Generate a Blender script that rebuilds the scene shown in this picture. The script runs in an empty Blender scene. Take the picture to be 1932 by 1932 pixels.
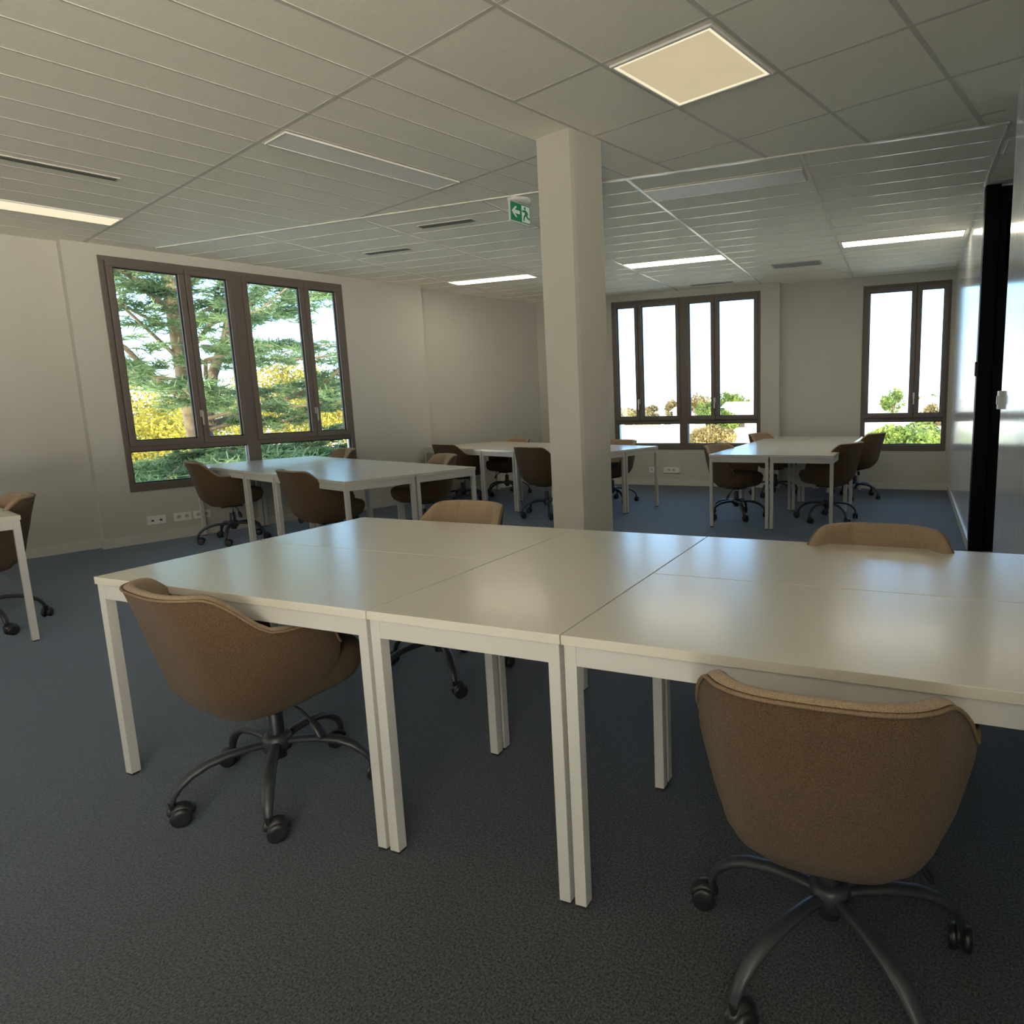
import bpy, bmesh, math, random
from mathutils import Vector, Matrix
sc = bpy.context.scene
C = sc.collection
PI = math.pi
random.seed(7)

# ---------------------------------------------------------------- camera
cam_d = bpy.data.cameras.new('camera'); cam = bpy.data.objects.new('camera', cam_d); C.objects.link(cam)
PITCH, ROLL, YAW = .1538, -.0244, .3659
fw = Vector((0, math.cos(PITCH), -math.sin(PITCH))); rt = Vector((1, 0, 0)); up = rt.cross(fw)
r_ = math.cos(ROLL)*rt + math.sin(ROLL)*up; u_ = -math.sin(ROLL)*rt + math.cos(ROLL)*up
Rz = Matrix.Rotation(YAW, 3, 'Z'); r_, u_, f_ = Rz @ r_, Rz @ u_, Rz @ fw
M = Matrix((r_, u_, -f_)).transposed().to_4x4(); M.translation = Vector((0, 0, 1.2741))
cam.matrix_world = M
cam_d.sensor_width = 36; cam_d.lens = 36*1267.4/1932
cam_d.shift_x = -.13034; cam_d.shift_y = -.00794
cam_d.clip_start = .05; cam_d.clip_end = 1000
sc.camera = cam

# ---------------------------------------------------------------- sky, sun, exposure
w = bpy.data.worlds.new('world'); sc.world = w; w.use_nodes = True
nt = w.node_tree; nt.nodes.clear()
out = nt.nodes.new('ShaderNodeOutputWorld'); bg = nt.nodes.new('ShaderNodeBackground')
tc = nt.nodes.new('ShaderNodeTexCoord'); sep = nt.nodes.new('ShaderNodeSeparateXYZ')
nt.links.new(tc.outputs['Generated'], sep.inputs[0])
rmp = nt.nodes.new('ShaderNodeValToRGB'); nt.links.new(sep.outputs['Z'], rmp.inputs[0])
e = rmp.color_ramp.elements
e[0].position = .0; e[0].color = (.72, .82, .95, 1)
e[1].position = .75; e[1].color = (.20, .45, .85, 1)
m_ = e.new(.10); m_.color = (.44, .71, 1.0, 1); m_ = e.new(.26); m_.color = (.20, .50, 1.0, 1)
# the evening side of the sky, behind the camera, is warmer
rmp2 = nt.nodes.new('ShaderNodeValToRGB'); 
mr = nt.nodes.new('ShaderNodeMapRange'); mr.inputs[1].default_value = -.55; mr.inputs[2].default_value = -.05
nt.links.new(sep.outputs['Y'], mr.inputs[0]); 
mix = nt.nodes.new('ShaderNodeMixRGB'); nt.links.new(mr.outputs[0], mix.inputs[0])
rear = nt.nodes.new('ShaderNodeMixRGB'); mz = nt.nodes.new('ShaderNodeMapRange'); mz.inputs[1].default_value = -.04; mz.inputs[2].default_value = .02
nt.links.new(sep.outputs['Z'], mz.inputs[0]); nt.links.new(mz.outputs[0], rear.inputs[0])
rear.inputs[1].default_value = (5.6, 5.1, 4.25, 1); rear.inputs[2].default_value = (.95, .90, .80, 1)   # added fill glow below the horizon, evening sky above
nt.links.new(rear.outputs[0], mix.inputs[1]); nt.links.new(rmp.outputs[0], mix.inputs[2])
nt.links.new(mix.outputs[0], bg.inputs[0]); bg.inputs[1].default_value = 3.3
nt.links.new(bg.outputs[0], out.inputs[0])

sd = bpy.data.lights.new('sun', 'SUN'); sun = bpy.data.objects.new('sun', sd); C.objects.link(sun)
sd.energy = 6.0; sd.color = (1.0, .84, .58); sd.angle = .01
sun.rotation_euler = Vector((-.86, .32, -.42)).to_track_quat('-Z', 'Y').to_euler()

vs = sc.view_settings
vs.view_transform = 'Standard'; vs.look = 'None'; vs.gamma = 1; vs.exposure = 0.45
sc.view_settings.use_curve_mapping = False

# ---------------------------------------------------------------- helpers
def mat(name, col, rough=.5, metal=0, spec=.5, noise=None, bump=None, sheen=0, emit=None, strength=0, coat=0):
    m = bpy.data.materials.new(name); m.use_nodes = True
    t = m.node_tree; b = t.nodes['Principled BSDF']
    b.inputs['Base Color'].default_value = (*col, 1); b.inputs['Roughness'].default_value = rough
    b.inputs['Metallic'].default_value = metal; b.inputs['Specular IOR Level'].default_value = spec
    if sheen: b.inputs['Sheen Weight'].default_value = sheen; b.inputs['Sheen Roughness'].default_value = .4
    if coat: b.inputs['Coat Weight'].default_value = coat; b.inputs['Coat Roughness'].default_value = .15
    co = t.nodes.new('ShaderNodeTexCoord')
    if noise:
        sc_, amt = noise[0], noise[1]
        n = t.nodes.new('ShaderNodeTexNoise'); n.inputs['Scale'].default_value = sc_; n.inputs['Detail'].default_value = 4
        t.links.new(co.outputs['Object'], n.inputs['Vector'])
        r = t.nodes.new('ShaderNodeValToRGB'); r.color_ramp.elements[0].position = .3; r.color_ramp.elements[1].position = .7
        r.color_ramp.elements[0].color = (*[c*(1-amt) for c in col], 1)
        c2 = noise[2] if len(noise) > 2 else [min(1, c*(1+amt)) for c in col]
        r.color_ramp.elements[1].color = (*c2, 1)
        t.links.new(n.outputs['Fac'], r.inputs[0]); t.links.new(r.outputs[0], b.inputs['Base Color'])
    if bump:
        n = t.nodes.new('ShaderNodeTexNoise'); n.inputs['Scale'].default_value = bump[0]; n.inputs['Detail'].default_value = 3
        mp = t.nodes.new('ShaderNodeMapping'); t.links.new(co.outputs['Object'], mp.inputs[0])
        if len(bump) > 2: mp.inputs['Scale'].default_value = bump[2]
        t.links.new(mp.outputs[0], n.inputs['Vector'])
        bp = t.nodes.new('ShaderNodeBump'); bp.inputs['Strength'].default_value = bump[1]; bp.inputs['Distance'].default_value = .01
        t.links.new(n.outputs['Fac'], bp.inputs['Height']); t.links.new(bp.outputs[0], b.inputs['Normal'])
    if emit:
        b.inputs['Emission Color'].default_value = (*emit, 1); b.inputs['Emission Strength'].default_value = strength
    return m

MT = {}
MT['wall'] = mat('wall paint', (.51, .495, .44), .75, noise=(3, .015), bump=(90, .06))
MT['partition'] = mat('glossy partition', (.76, .78, .79), .15, spec=.8, coat=.6, bump=(2.2, .22, (9, 9, .6)))
MT['ceiling'] = mat('ceiling tile', (.95, .915, .80), .92, spec=.1, noise=(60, .03))
MT['grid'] = mat('grid metal', (.64, .62, .55), .6, spec=.2)  # near runners: shade of the gaps is put into this darker tone
MT['gridsheen'] = mat('grid metal far sheen', (.85, .82, .74), .22, spec=1.0)  # far runners: window sheen is put into this paler tone
MT['base'] = mat('baseboard white', (.58, .565, .51), .4)
MT['column'] = mat('column paint', (.50, .475, .41), .7, bump=(90, .05))
MT['desk'] = mat('white laminate', (.64, .60, .50), .27, spec=.9, coat=.35, bump=(260, .05))
MT['deskmetal'] = mat('white powder coat', (.56, .545, .50), .4)
MT['foot'] = mat('black plastic foot', (.02, .02, .02), .5)
MT['fabric'] = mat('brown tan wool', (.115, .074, .042), .95, spec=.1, noise=(420, .45), bump=(500, .5), sheen=.1)
MT['innerwool'] = mat('lighter inner wool', (.37, .265, .17), .95, spec=.1, noise=(420, .3), bump=(500, .5), sheen=.2)  # inner skin and rim of the tub, lighter than the outer wool
MT['piping'] = mat('tan piping', (.21, .145, .088), .9, spec=.1, noise=(500, .3))
MT['black'] = mat('black metal', (.035, .037, .042), .38, spec=.5)
MT['plastic'] = mat('black plastic', (.018, .018, .02), .35)
MT['chrome'] = mat('chrome', (.7, .7, .72), .15, metal=1)
MT['frame'] = mat('bronze aluminium', (.13, .105, .088), .5, spec=.5)
MT['seal'] = mat('black gasket', (.012, .012, .012), .6)
MT['silver'] = mat('satin metal', (.62, .6, .56), .3, metal=1)
MT['doorblack'] = mat('black door', (.006, .006, .007), .5, spec=.15)
MT['doorpane'] = mat('grey glazed panel', (.16, .17, .16), .3)
MT['plate'] = mat('white socket plate', (.80, .78, .72), .35)
MT['hole'] = mat('socket hole', (.03, .03, .028), .6)
MT['lampoff'] = mat('unlit diffuser', (.97, .96, .92), .5, spec=.5)
MT['lampframe'] = mat('lamp frame', (.8, .78, .72), .4)
MT['vent'] = mat('vent grey', (.30, .31, .29), .6)
MT['ventw'] = mat('vent white', (.62, .60, .54), .5)
MT['ventd'] = mat('vent dark slot', (.03, .03, .03), .7)
MT['green'] = mat('exit green', (.015, .16, .07), .4, emit=(.02, .25, .1), strength=.12)
MT['signwhite'] = mat('exit pictogram', (.6, .68, .62), .4, emit=(.7, .8, .72), strength=.12)
MT['clear'] = mat('clear acrylic edge', (.62, .68, .64), .15, spec=.8)
MT['bark'] = mat('cedar bark', (.20, .145, .09), .9, noise=(6, .4), bump=(20, .6))

def emat(name, col, s, edge=None):
    m = bpy.data.materials.new(name); m.use_nodes = True; t = m.node_tree; t.nodes.clear()
    o = t.nodes.new('ShaderNodeOutputMaterial'); em = t.nodes.new('ShaderNodeEmission')
    em.inputs[0].default_value = (*col, 1); em.inputs[1].default_value = s
    n = t.nodes.new('ShaderNodeTexNoise'); n.inputs['Scale'].default_value = 3
    co = t.nodes.new('ShaderNodeTexCoord'); t.links.new(co.outputs['Object'], n.inputs['Vector'])
    mr = t.nodes.new('ShaderNodeMapRange'); mr.inputs[3].default_value = s*.93; mr.inputs[4].default_value = s*1.07
    t.links.new(n.outputs['Fac'], mr.inputs[0]); t.links.new(mr.outputs[0], em.inputs[1])
    t.links.new(em.outputs[0], o.inputs[0]); return m
MT['lit'] = emat('lit diffuser', (1.0, .90, .72), 9.0)
MT['litwarm'] = emat('warm lit diffuser', (1.0, .88, .60), .74)
MT['litsq'] = emat('lit square diffuser', (1.0, .84, .52), .44)
MT['litedge'] = emat('lit square diffuser edge', (1.0, .90, .62), .72)

def carpet():
    m = bpy.data.materials.new('carpet'); m.use_nodes = True; t = m.node_tree; b = t.nodes['Principled BSDF']
    co = t.nodes.new('ShaderNodeTexCoord')
    v = t.nodes.new('ShaderNodeTexNoise'); v.inputs['Scale'].default_value = 170; v.inputs['Detail'].default_value = 5; v.inputs['Roughness'].default_value = .7
    t.links.new(co.outputs['Object'], v.inputs['Vector'])
    r = t.nodes.new('ShaderNodeValToRGB'); r.color_ramp.elements[0].position = .36; r.color_ramp.elements[1].position = .68
    r.color_ramp.elements[0].color = (.003, .003, .004, 1); r.color_ramp.elements[1].color = (.135, .133, .130, 1)
    t.links.new(v.outputs['Fac'], r.inputs[0]); t.links.new(r.outputs[0], b.inputs['Base Color'])
    b.inputs['Roughness'].default_value = .72; b.inputs['Specular IOR Level'].default_value = .4; b.inputs['Specular Tint'].default_value = (.75, .87, 1, 1)
    b.inputs['Sheen Weight'].default_value = .7; b.inputs['Sheen Roughness'].default_value = .17; b.inputs['Sheen Tint'].default_value = (.6, .78, 1, 1)
    bp = t.nodes.new('ShaderNodeBump'); bp.inputs['Strength'].default_value = .8; bp.inputs['Distance'].default_value = .004
    t.links.new(v.outputs['Fac'], bp.inputs['Height']); t.links.new(bp.outputs[0], b.inputs['Normal'])
    return m
MT['carpet'] = carpet()

def glass():
    m = bpy.data.materials.new('window glass'); m.use_nodes = True; t = m.node_tree; t.nodes.clear()
    o = t.nodes.new('ShaderNodeOutputMaterial'); tr = t.nodes.new('ShaderNodeBsdfTransparent'); gl = t.nodes.new('ShaderNodeBsdfGlossy')
    gl.inputs['Roughness'].default_value = .02; tr.inputs[0].default_value = (.93, .97, .96, 1)
    fr = t.nodes.new('ShaderNodeFresnel'); fr.inputs[0].default_value = 1.35; mx = t.nodes.new('ShaderNodeMixShader')
    t.links.new(fr.outputs[0], mx.inputs[0]); t.links.new(tr.outputs[0], mx.inputs[1]); t.links.new(gl.outputs[0], mx.inputs[2])
    t.links.new(mx.outputs[0], o.inputs[0]); return m
MT['glass'] = glass()

class MB:
    """collects shapes and links them as one mesh"""
    def __init__(s): s.v = []; s.f = []; s.sm = []
    def add(s, vs, fs, smooth=False):
        o = len(s.v); s.v += [tuple(v) for v in vs]; s.f += [tuple(i+o for i in f) for f in fs]; s.sm += [smooth]*len(fs); return s
    def box(s, x0, x1, y0, y1, z0, z1, mtx=None):
        vs = [Vector((x, y, z)) for x in (x0, x1) for y in (y0, y1) for z in (z0, z1)]
        if mtx: vs = [mtx @ v for v in vs]
        return s.add(vs, [(0, 1, 3, 2), (4, 6, 7, 5), (0, 4, 5, 1), (2, 3, 7, 6), (0, 2, 6, 4), (1, 5, 7, 3)])
    def prism(s, poly, z0, z1):
        n = len(poly); a = sum(poly[i][0]*poly[(i+1) % n][1]-poly[(i+1) % n][0]*poly[i][1] for i in range(n))
        if a < 0: poly = poly[::-1]
        vs = [(x, y, z0) for x, y in poly]+[(x, y, z1) for x, y in poly]
        return s.add(vs, [tuple(range(n))[::-1], tuple(range(n, 2*n))]+[(i, (i+1) % n, n+(i+1) % n, n+i) for i in range(n)])
    def ring(s, loops, cap=True, smooth=True):
        n = len(loops[0]); vs = [p for l in loops for p in l]; fs = []
        for k in range(len(loops)-1):
            for i in range(n): fs.append((k*n+i, k*n+(i+1) % n, (k+1)*n+(i+1) % n, (k+1)*n+i))
        s.add(vs, fs, smooth)
        if cap:
            s.add(loops[0], [tuple(range(n))[::-1]]); s.add(loops[-1], [tuple(range(n))])
        return s
    def cyl(s, p, r0, r1, h, n=24, axis='Z', smooth=True):
        ax = {'Z': Matrix.Identity(3), 'X': Matrix.Rotation(PI/2, 3, 'Y'), 'Y': Matrix.Rotation(-PI/2, 3, 'X')}[axis]
        L = []
        for r, z in ((r0, 0), (r1, h)):
            L.append([Vector(p)+ax @ Vector((r*math.cos(2*PI*i/n), r*math.sin(2*PI*i/n), z)) for i in range(n)])
        return s.ring(L, True, smooth)
    def lathe(s, prof, n=24, c=(0, 0, 0), mtx=None):
        L = []
        for r, z in prof:
            l = [Vector((c[0]+r*math.cos(2*PI*i/n), c[1]+r*math.sin(2*PI*i/n), c[2]+z)) for i in range(n)]
            if mtx: l = [mtx @ p for p in l]
            L.append(l)
        return s.ring(L)
    def tube(s, pts, rad, n=10, flat=1.0, closed=False):
        P = [Vector(p) for p in pts]; L = []; prev = None
        for i, p in enumerate(P):
            t = (P[min(i+1, len(P)-1)]-P[max(i-1, 0)]).normalized()
            a = prev if prev else (Vector((0, 0, 1)) if abs(t.z) < .9 else Vector((1, 0, 0)))
            b = t.cross(a)
            if b.length < 1e-5: b = t.cross(Vector((0, 1, 0)))
            b.normalize(); a = b.cross(t).normalized(); prev = a
            r = rad[i] if isinstance(rad, (list, tuple)) else rad
            L.append([p+r*(math.cos(2*PI*k/n)*b+flat*math.sin(2*PI*k/n)*a) for k in range(n)])
        return s.ring(L)
    def build(s, name, m, parent=None, bevel=0, loc=None):
        me = bpy.data.meshes.new(name); me.from_pydata(s.v, [], s.f); me.update()
        me.polygons.foreach_set('use_smooth', s.sm)
        if bevel:
            bm = bmesh.new(); bm.from_mesh(me)
            bmesh.ops.bevel(bm, geom=[e for e in bm.edges if e.is_manifold and e.calc_face_angle(0) > .6], offset=bevel, segments=2, affect='EDGES', profile=.6)
            bm.to_mesh(me); bm.free()
        me.materials.append(MT[m] if isinstance(m, str) else m)
        o = bpy.data.objects.new(name, me); C.objects.link(o)
        if parent: o.parent = parent
        if loc: o.location = loc
        return o
def tag(o, label=None, cat=None, group=None, kind=None):
    if label: o['label'] = label
    if cat: o['category'] = cat
    if group: o['group'] = group
    if kind: o['kind'] = kind
    return o
def struct(o): o['kind'] = 'structure'; return o
def empty(name, loc=(0, 0, 0), rz=0, label=None, cat=None, group=None, kind=None):
    o = bpy.data.objects.new(name, None); C.objects.link(o); o.location = loc; o.rotation_euler = (0, 0, rz); o.empty_display_size = .1
    return tag(o, label, cat, group, kind)
def dup(o, parent=None):
    c = o.copy(); C.objects.link(c)
    if parent: c.parent = parent
    for ch in list(o.children): dup(ch, c)
    return c

# oblique frame of the left wall: s along the wall (away from camera), n across it (to the right)
AL = math.radians(73.0)
dS = Vector((math.cos(AL), math.sin(AL), 0)); dN = Vector((dS.y, -dS.x, 0))
def LP(s, n): p = s*dS+n*dN; return (p.x, p.y)
def lbox(mb, s0, s1, n0, n1, z0, z1): return mb.prism([LP(s0, n0), LP(s1, n0), LP(s1, n1), LP(s0, n1)], z0, z1)
ZC = 2.80

# ---------------------------------------------------------------- room shell
def xr(y): return .510+.0146*(y-4.24)     # the right wall runs very slightly oblique
f = MB(); f.prism([LP(-6.5, -8.3), LP(9.0, -8.3), (-5.3, 9.95), (2.2, 9.95), (2.2, -5.4), LP(-6.5, -1.5), ], -.3, 0)
struct(f.build('floor', 'carpet'))
c = MB(); c.prism([LP(-6.5, -8.3), LP(9.0, -8.3), (-5.3, 9.95), (2.2, 9.95), (2.2, -5.4), LP(-6.5, -1.5)], ZC, ZC+.4)
struct(c.build('ceiling', 'ceiling'))

W1 = (2.02, 2.317, .51, 2.705)            # s0, width, z0, z1
wl = MB()
NB, NA, NO = -7.87, -7.99, -8.06
lbox(wl, -6.4, 1.77, NO, NA, 0, ZC)
lbox(wl, 1.77, W1[0], NO, NB, 0, ZC); lbox(wl, W1[0]+W1[1], 5.43, NO, NB, 0, ZC)
lbox(wl, W1[0], W1[0]+W1[1], NO, NB, 0, W1[2]); lbox(wl, W1[0], W1[0]+W1[1], NO, NB, W1[3], ZC)
lbox(wl, 5.43, 8.4, NO, NA, 0, ZC)
struct(wl.build('wall_left', 'wall'))

YF2, YF3, YF1, YO = 9.45, 9.60, 9.57, 9.70
W2 = (-4.085, 2.22, .54, 2.705); W3 = (-.533, 1.066, .523, 2.675)
wf = MB()
wf.box(-5.9, -4.35, YF1, YO, 0, ZC)
wf.box(-4.35, W2[0], YF2, YO, 0, ZC); wf.box(W2[0]+W2[1], -1.605, YF2, YO, 0, ZC)
wf.box(W2[0], W2[0]+W2[1], YF2, YO, 0, W2[2]); wf.box(W2[0], W2[0]+W2[1], YF2, YO, W2[3], ZC)
wf.box(-1.605, W3[0], YF3, YO, 0, ZC); wf.box(W3[0]+W3[1], .588, YF3, YO, 0, ZC)
wf.box(W3[0], W3[0]+W3[1], YF3, YO, 0, W3[2]); wf.box(W3[0], W3[0]+W3[1], YF3, YO, W3[3], ZC)
struct(wf.build('wall_far', 'wall'))

YA, YD = 4.24, 5.93      # alcove between the near wall end and the black door
wr = MB()
wr.prism([(xr(-.5), -.5), (xr(YA), YA), (.75, YA), (.75, -.5)], 0, ZC)
wr.prism([(xr(-5.2), -5.2), (xr(-.5), -.5), (.75, -.5), (.75, -5.2)], 0, .3)      # unseen opening added behind the camera to let fill light in
wr.prism([(xr(-5.2), -5.2), (xr(-.5), -.5), (.75, -.5), (.75, -5.2)], 2.7, ZC)
wr.prism([(xr(YD), YD), (xr(YO), YO), (.75, YO), (.75, YD)], 0, ZC)
struct(wr.build('wall_right', 'partition'))
wa = MB(); wa.box(.75, 2.2, YA-.15, YA, 0, ZC); wa.box(2.05, 2.2, YA, YD+.2, 0, ZC); wa.box(.75, 2.05, YD+.09, YD+.2, 0, ZC)
struct(wa.build('wall_alcove', 'wall'))
# back wall behind the camera
wb = MB()
wb.box(-9.9, .75, -5.4, -5.2, 0, ZC)
wb.box(-9.9, .4, -5.4, -5.2, 2.70, ZC)
struct(wb.build('wall_back', 'wall'))

# round-edged column
col = MB()
ch = .028; s0, s1, n0, n1 = 2.97, 3.235, -3.065, -2.795
col.prism([LP(s0, n0), LP(s0, n1-ch*.2), LP(s0+ch, n1), LP(s1, n1), LP(s1, n0)], 0, ZC)
tag(col.build('column', 'column'), 'square plastered column from carpet to ceiling in the middle of the room', 'column')

# baseboards
bb = MB()
T = .012
lbox(bb, -6.4, 1.77, NA, NA+T, 0, .09); lbox(bb, 1.77-T, 1.77, NA+T, NB+T, 0, .09); lbox(bb, 1.77, 5.43, NB, NB+T, 0, .09)
lbox(bb, 5.43, 5.43+T, NA+T, NB+T, 0, .09); lbox(bb, 5.43+T, 7.95, NA, NA+T, 0, .09)
struct(bb.build('baseboard_left', 'base'))
bb = MB()
bb.box(-5.45, -4.35, YF1-T, YF1, 0, .085); bb.box(-4.35-T, -4.35, YF2-T, YF1-T, 0, .085); bb.box(-4.35, -1.605, YF2-T, YF2, 0, .085)
bb.box(-1.605, -1.605+T, YF2-T, YF3-T, 0, .085); bb.box(-1.605+T, .585, YF3-T, YF3, 0, .085)
struct(bb.build('baseboard_far', 'base'))
bb = MB()
for y0, y1 in ((-5.2, YA), (YD, YF3-.013)):
    bb.prism([(xr(y0)-T, y0), (xr(y1)-T, y1), (xr(y1), y1), (xr(y0), y0)], 0, .085)
struct(bb.build('baseboard_right', 'base'))

# ---------------------------------------------------------------- ceiling grid
BY = lambda x: 4.60+.009*(x+4)           # border profile between the two grids
def clip_line(s0, n0, s1, n1):
    """keep the part of an oblique-grid line that lies on the near side of the border"""
    a = Vector((*LP(s0, n0), 0)); b = Vector((*LP(s1, n1), 0))
    fa = BY(a.x)-a.y; fb = BY(b.x)-b.y
    if fa <= 0 and fb <= 0: return None
    if fa < 0: a = a.lerp(b, fa/(fa-fb))
    elif fb < 0: b = b.lerp(a, fb/(fb-fa))
    return a, b
def gline(mb, a, b, wd, hgt=.003):
    t = (b-a).normalized(); n = Vector((-t.y, t.x, 0))*wd/2
    mb.prism([(a-n)[:2], (b-n)[:2], (b+n)[:2], (a+n)[:2]], ZC-hgt, ZC+.001)
g = MB()
srows = [-5.46, -4.24, -3.02, -1.80, -.52, .72, 1.94, 3.16, 4.39, 5.6]
def clipx(ab):
    if not ab: return None
    a, b = ab; lim = .48
    if a.x > lim and b.x > lim: return None
    if a.x > lim: a = a.lerp(b, (a.x-lim)/(a.x-b.x))
    elif b.x > lim: b = b.lerp(a, (b.x-lim)/(b.x-a.x))
    return a, b
def L1(s0, n0, s1, n1, wd, hg=.0012):
    ab = clipx(clip_line(s0, n0, s1, n1))
    if ab and (ab[1]-ab[0]).length > .02: gline(g, ab[0], ab[1], wd, hg)
for s in srows: L1(s, -7.86, s, -2.783, .024); 
for s in [x*.61+1.94 for x in range(-10, 5)]: L1(s, -2.783, s, 1.0, .018)
for k in range(0, 17): L1(-6, -2.783-.3025*k, 6, -2.783-.3025*k, .013 if k else .022, .0017)
for n in (-2.185, -1.59, -.985, -.38, .22): L1(-6, n, 6, n, .024, .0017)
struct(g.build('trim_1', 'grid'))
g = MB()
a, b = Vector((-6.62, BY(-6.62), 0)), Vector((.52, BY(.52), 0)); gline(g, a, b, .022, .008)
def left_limit(y): return (NB+.01+dS.x*y)/dS.y if y < 7.2 else (NA+dS.x*y)/dS.y
for k in range(0, 16):
    y = 4.91+.302*k
    x1 = 2.0 if y < YD else .56
    x1 = .52 if y < YA else x1
    gline(g, Vector((left_limit(y), y, 0)), Vector((x1, y, 0)), .013)
for x in (.525, -.665, -1.855, -3.04, -4.23, -5.42):
    y0 = BY(x); y1 = 9.44 if x < -1.6 else 9.59
    if x < -5: y1 = 9.2
    if x > .5: y1 = YD
    gline(g, Vector((x, y0, 0)), Vector((x, y1, 0)), .022, .0045)
gline(g, Vector((1.72, 4.7, 0)), Vector((1.72, YD, 0)), .022, .0045)
struct(g.build('trim_2', 'gridsheen'))

# ---------------------------------------------------------------- windows
def make_window(name, loc, rz, Wd, Z0, Z1, units, zs, zl):
    """frame local x along wall, y outwards, z up. units: sash edges. zs: sash z range, zl: lower light z range"""
    root = empty(name, (loc[0], loc[1], 0), rz, kind='structure')
    D0, D1 = -.012, .075
    fr = MB(); b = .045
    fr.box(0, Wd, D0, D1, Z0, Z0+.075); fr.box(0, Wd, D0, D1, Z1-b, Z1)
    fr.box(0, b, D0, D1, Z0+.075, Z1-b); fr.box(Wd-b, Wd, D0, D1, Z0+.075, Z1-b)
    fr.box(b, Wd-b, D0+.002, D1, zl[1], zs[0]+.01)
    for u in units: fr.box(u[1]-.02, u[1]+.02, .02, D1, zs[0], zs[1])
    if len(units) > 1: fr.box(units[0][-1]-.02, units[1][0]+.02, D0+.001, D1, Z0+.075, Z1-b)
    struct(fr.build('window_frame', 'frame', root, bevel=.004))
    for u in units:
        lo, hi = u[0], u[-1]
        # lower fixed light
        x0 = lo+.01 if lo > b+.05 else b; x1 = hi-.01 if hi < Wd-b-.05 else Wd-b
        x0 = max(x0, b); 
        gk = MB(); q = .012
        for a in ((x0, x1, Z0+.075, Z0+.075+q), (x0, x1, zl[1]-q, zl[1]), (x0, x0+q, Z0+.075, zl[1]), (x1-q, x1, Z0+.075, zl[1])): gk.box(a[0], a[1], .02, .05, a[2], a[3])
        struct(gk.build('gasket', 'seal', root))
        p = MB(); p.box(x0, x1, .036, .044, Z0+.075, zl[1]); struct(p.build('pane', 'glass', root))
        for i in range(len(u)-1):
            a0, a1 = u[i], u[i+1]; sw = .054; g_ = .002
            s = MB(); E0, E1 = -.03, .05
            s.box(a0+g_, a1-g_, E0, E1, zs[0], zs[0]+sw); s.box(a0+g_, a1-g_, E0, E1, zs[1]-sw, zs[1])
            s.box(a0+g_, a0+sw, E0, E1, zs[0]+sw, zs[1]-sw); s.box(a1-sw, a1-g_, E0, E1, zs[0]+sw, zs[1]-sw)
            so = struct(s.build('sash', 'frame', root, bevel=.005))
            gk = MB(); q = .010
            X0, X1, Q0, Q1 = a0+sw, a1-sw, zs[0]+sw, zs[1]-sw
            for a in ((X0, X1, Q0, Q0+q), (X0, X1, Q1-q, Q1), (X0, X0+q, Q0, Q1), (X1-q, X1, Q0, Q1)): gk.box(a[0], a[1], .0, .03, a[2], a[3])
            struct(gk.build('gasket', 'seal', so))
            p = MB(); p.box(X0, X1, .012, .02, Q0, Q1); struct(p.build('pane', 'glass', so))
        j = u[1]
        h = MB(); h.box(j-.012, j+.012, -.040, -.028, 1.21, 1.28); h.cyl((j, -.075, 1.262), .009, .009, .04, 12, 'Y')
        h.box(j-.008, j+.008, -.078, -.064, 1.13, 1.272)
        struct(h.build('window_handle', 'silver', root, bevel=.002))
    return root
lw = LP(W1[0], NB)
make_window('window_1', lw, AL, W1[1], W1[2], W1[3], [(.045, .68, 1.115), (1.205, 1.856, 2.272)], (.945, 2.665), (.585, .90))
make_window('window_2', (W2[0], YF2), 0, W2[1], W2[2], W2[3], [(.030, .42, 1.055), (1.14, 1.575, 2.19)], (.965, 2.668), (.6, .921))
make_window('window_3', (W3[0], YF3), 0, W3[1], W3[2], W3[3], [(.03, .661, 1.04)], (.955, 2.64), (.6, .91))

# ---------------------------------------------------------------- black door in the alcove
d = empty('door_1', (xr(YD)+.0, YD, 0), 0, kind='structure')
m_ = MB(); m_.box(-.004, .10, -.03, .08, 0, ZC-.002); m_.box(.10, 1.5, -.02, .08, 2.735, 2.78); m_.box(1.44, 1.5, -.02, .08, 0, 2.735)
struct(m_.build('door_frame', 'doorblack', d, bevel=.003))
m_ = MB(); m_.box(.10, .155, -.01, .05, 0, 2.735); m_.box(.155, 1.44, -.01, .05, 0, 2.16); m_.box(.155, 1.44, -.01, .05, 2.67, 2.735)
struct(m_.build('door_leaf', 'doorblack', d))
m_ = MB(); m_.box(.155, 1.44, .0, .03, 2.16, 2.67); struct(m_.build('door_pane', 'doorpane', d))

# small fittings on the two partition edges
k = MB(); y = 5.80; k.box(xr(y)-.028, xr(y)-.001, y-.012, y+.012, 1.39, 1.50)
tag(k.build('door_pull', 'plastic', bevel=.006), 'small black pull fixed at the edge of the glossy partition by the black door', 'handle')
k = MB(); y = 4.19; k.box(xr(y)-.022, xr(y)-.0, y-.035, y+.035, 1.175, 1.275); k.box(xr(y)-.03, xr(y)-.021, y-.02, y+.0, 1.20, 1.25)
tag(k.build('door_catch', 'plate', bevel=.004), 'small white door catch on the end of the near right wall', 'door catch')

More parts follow.
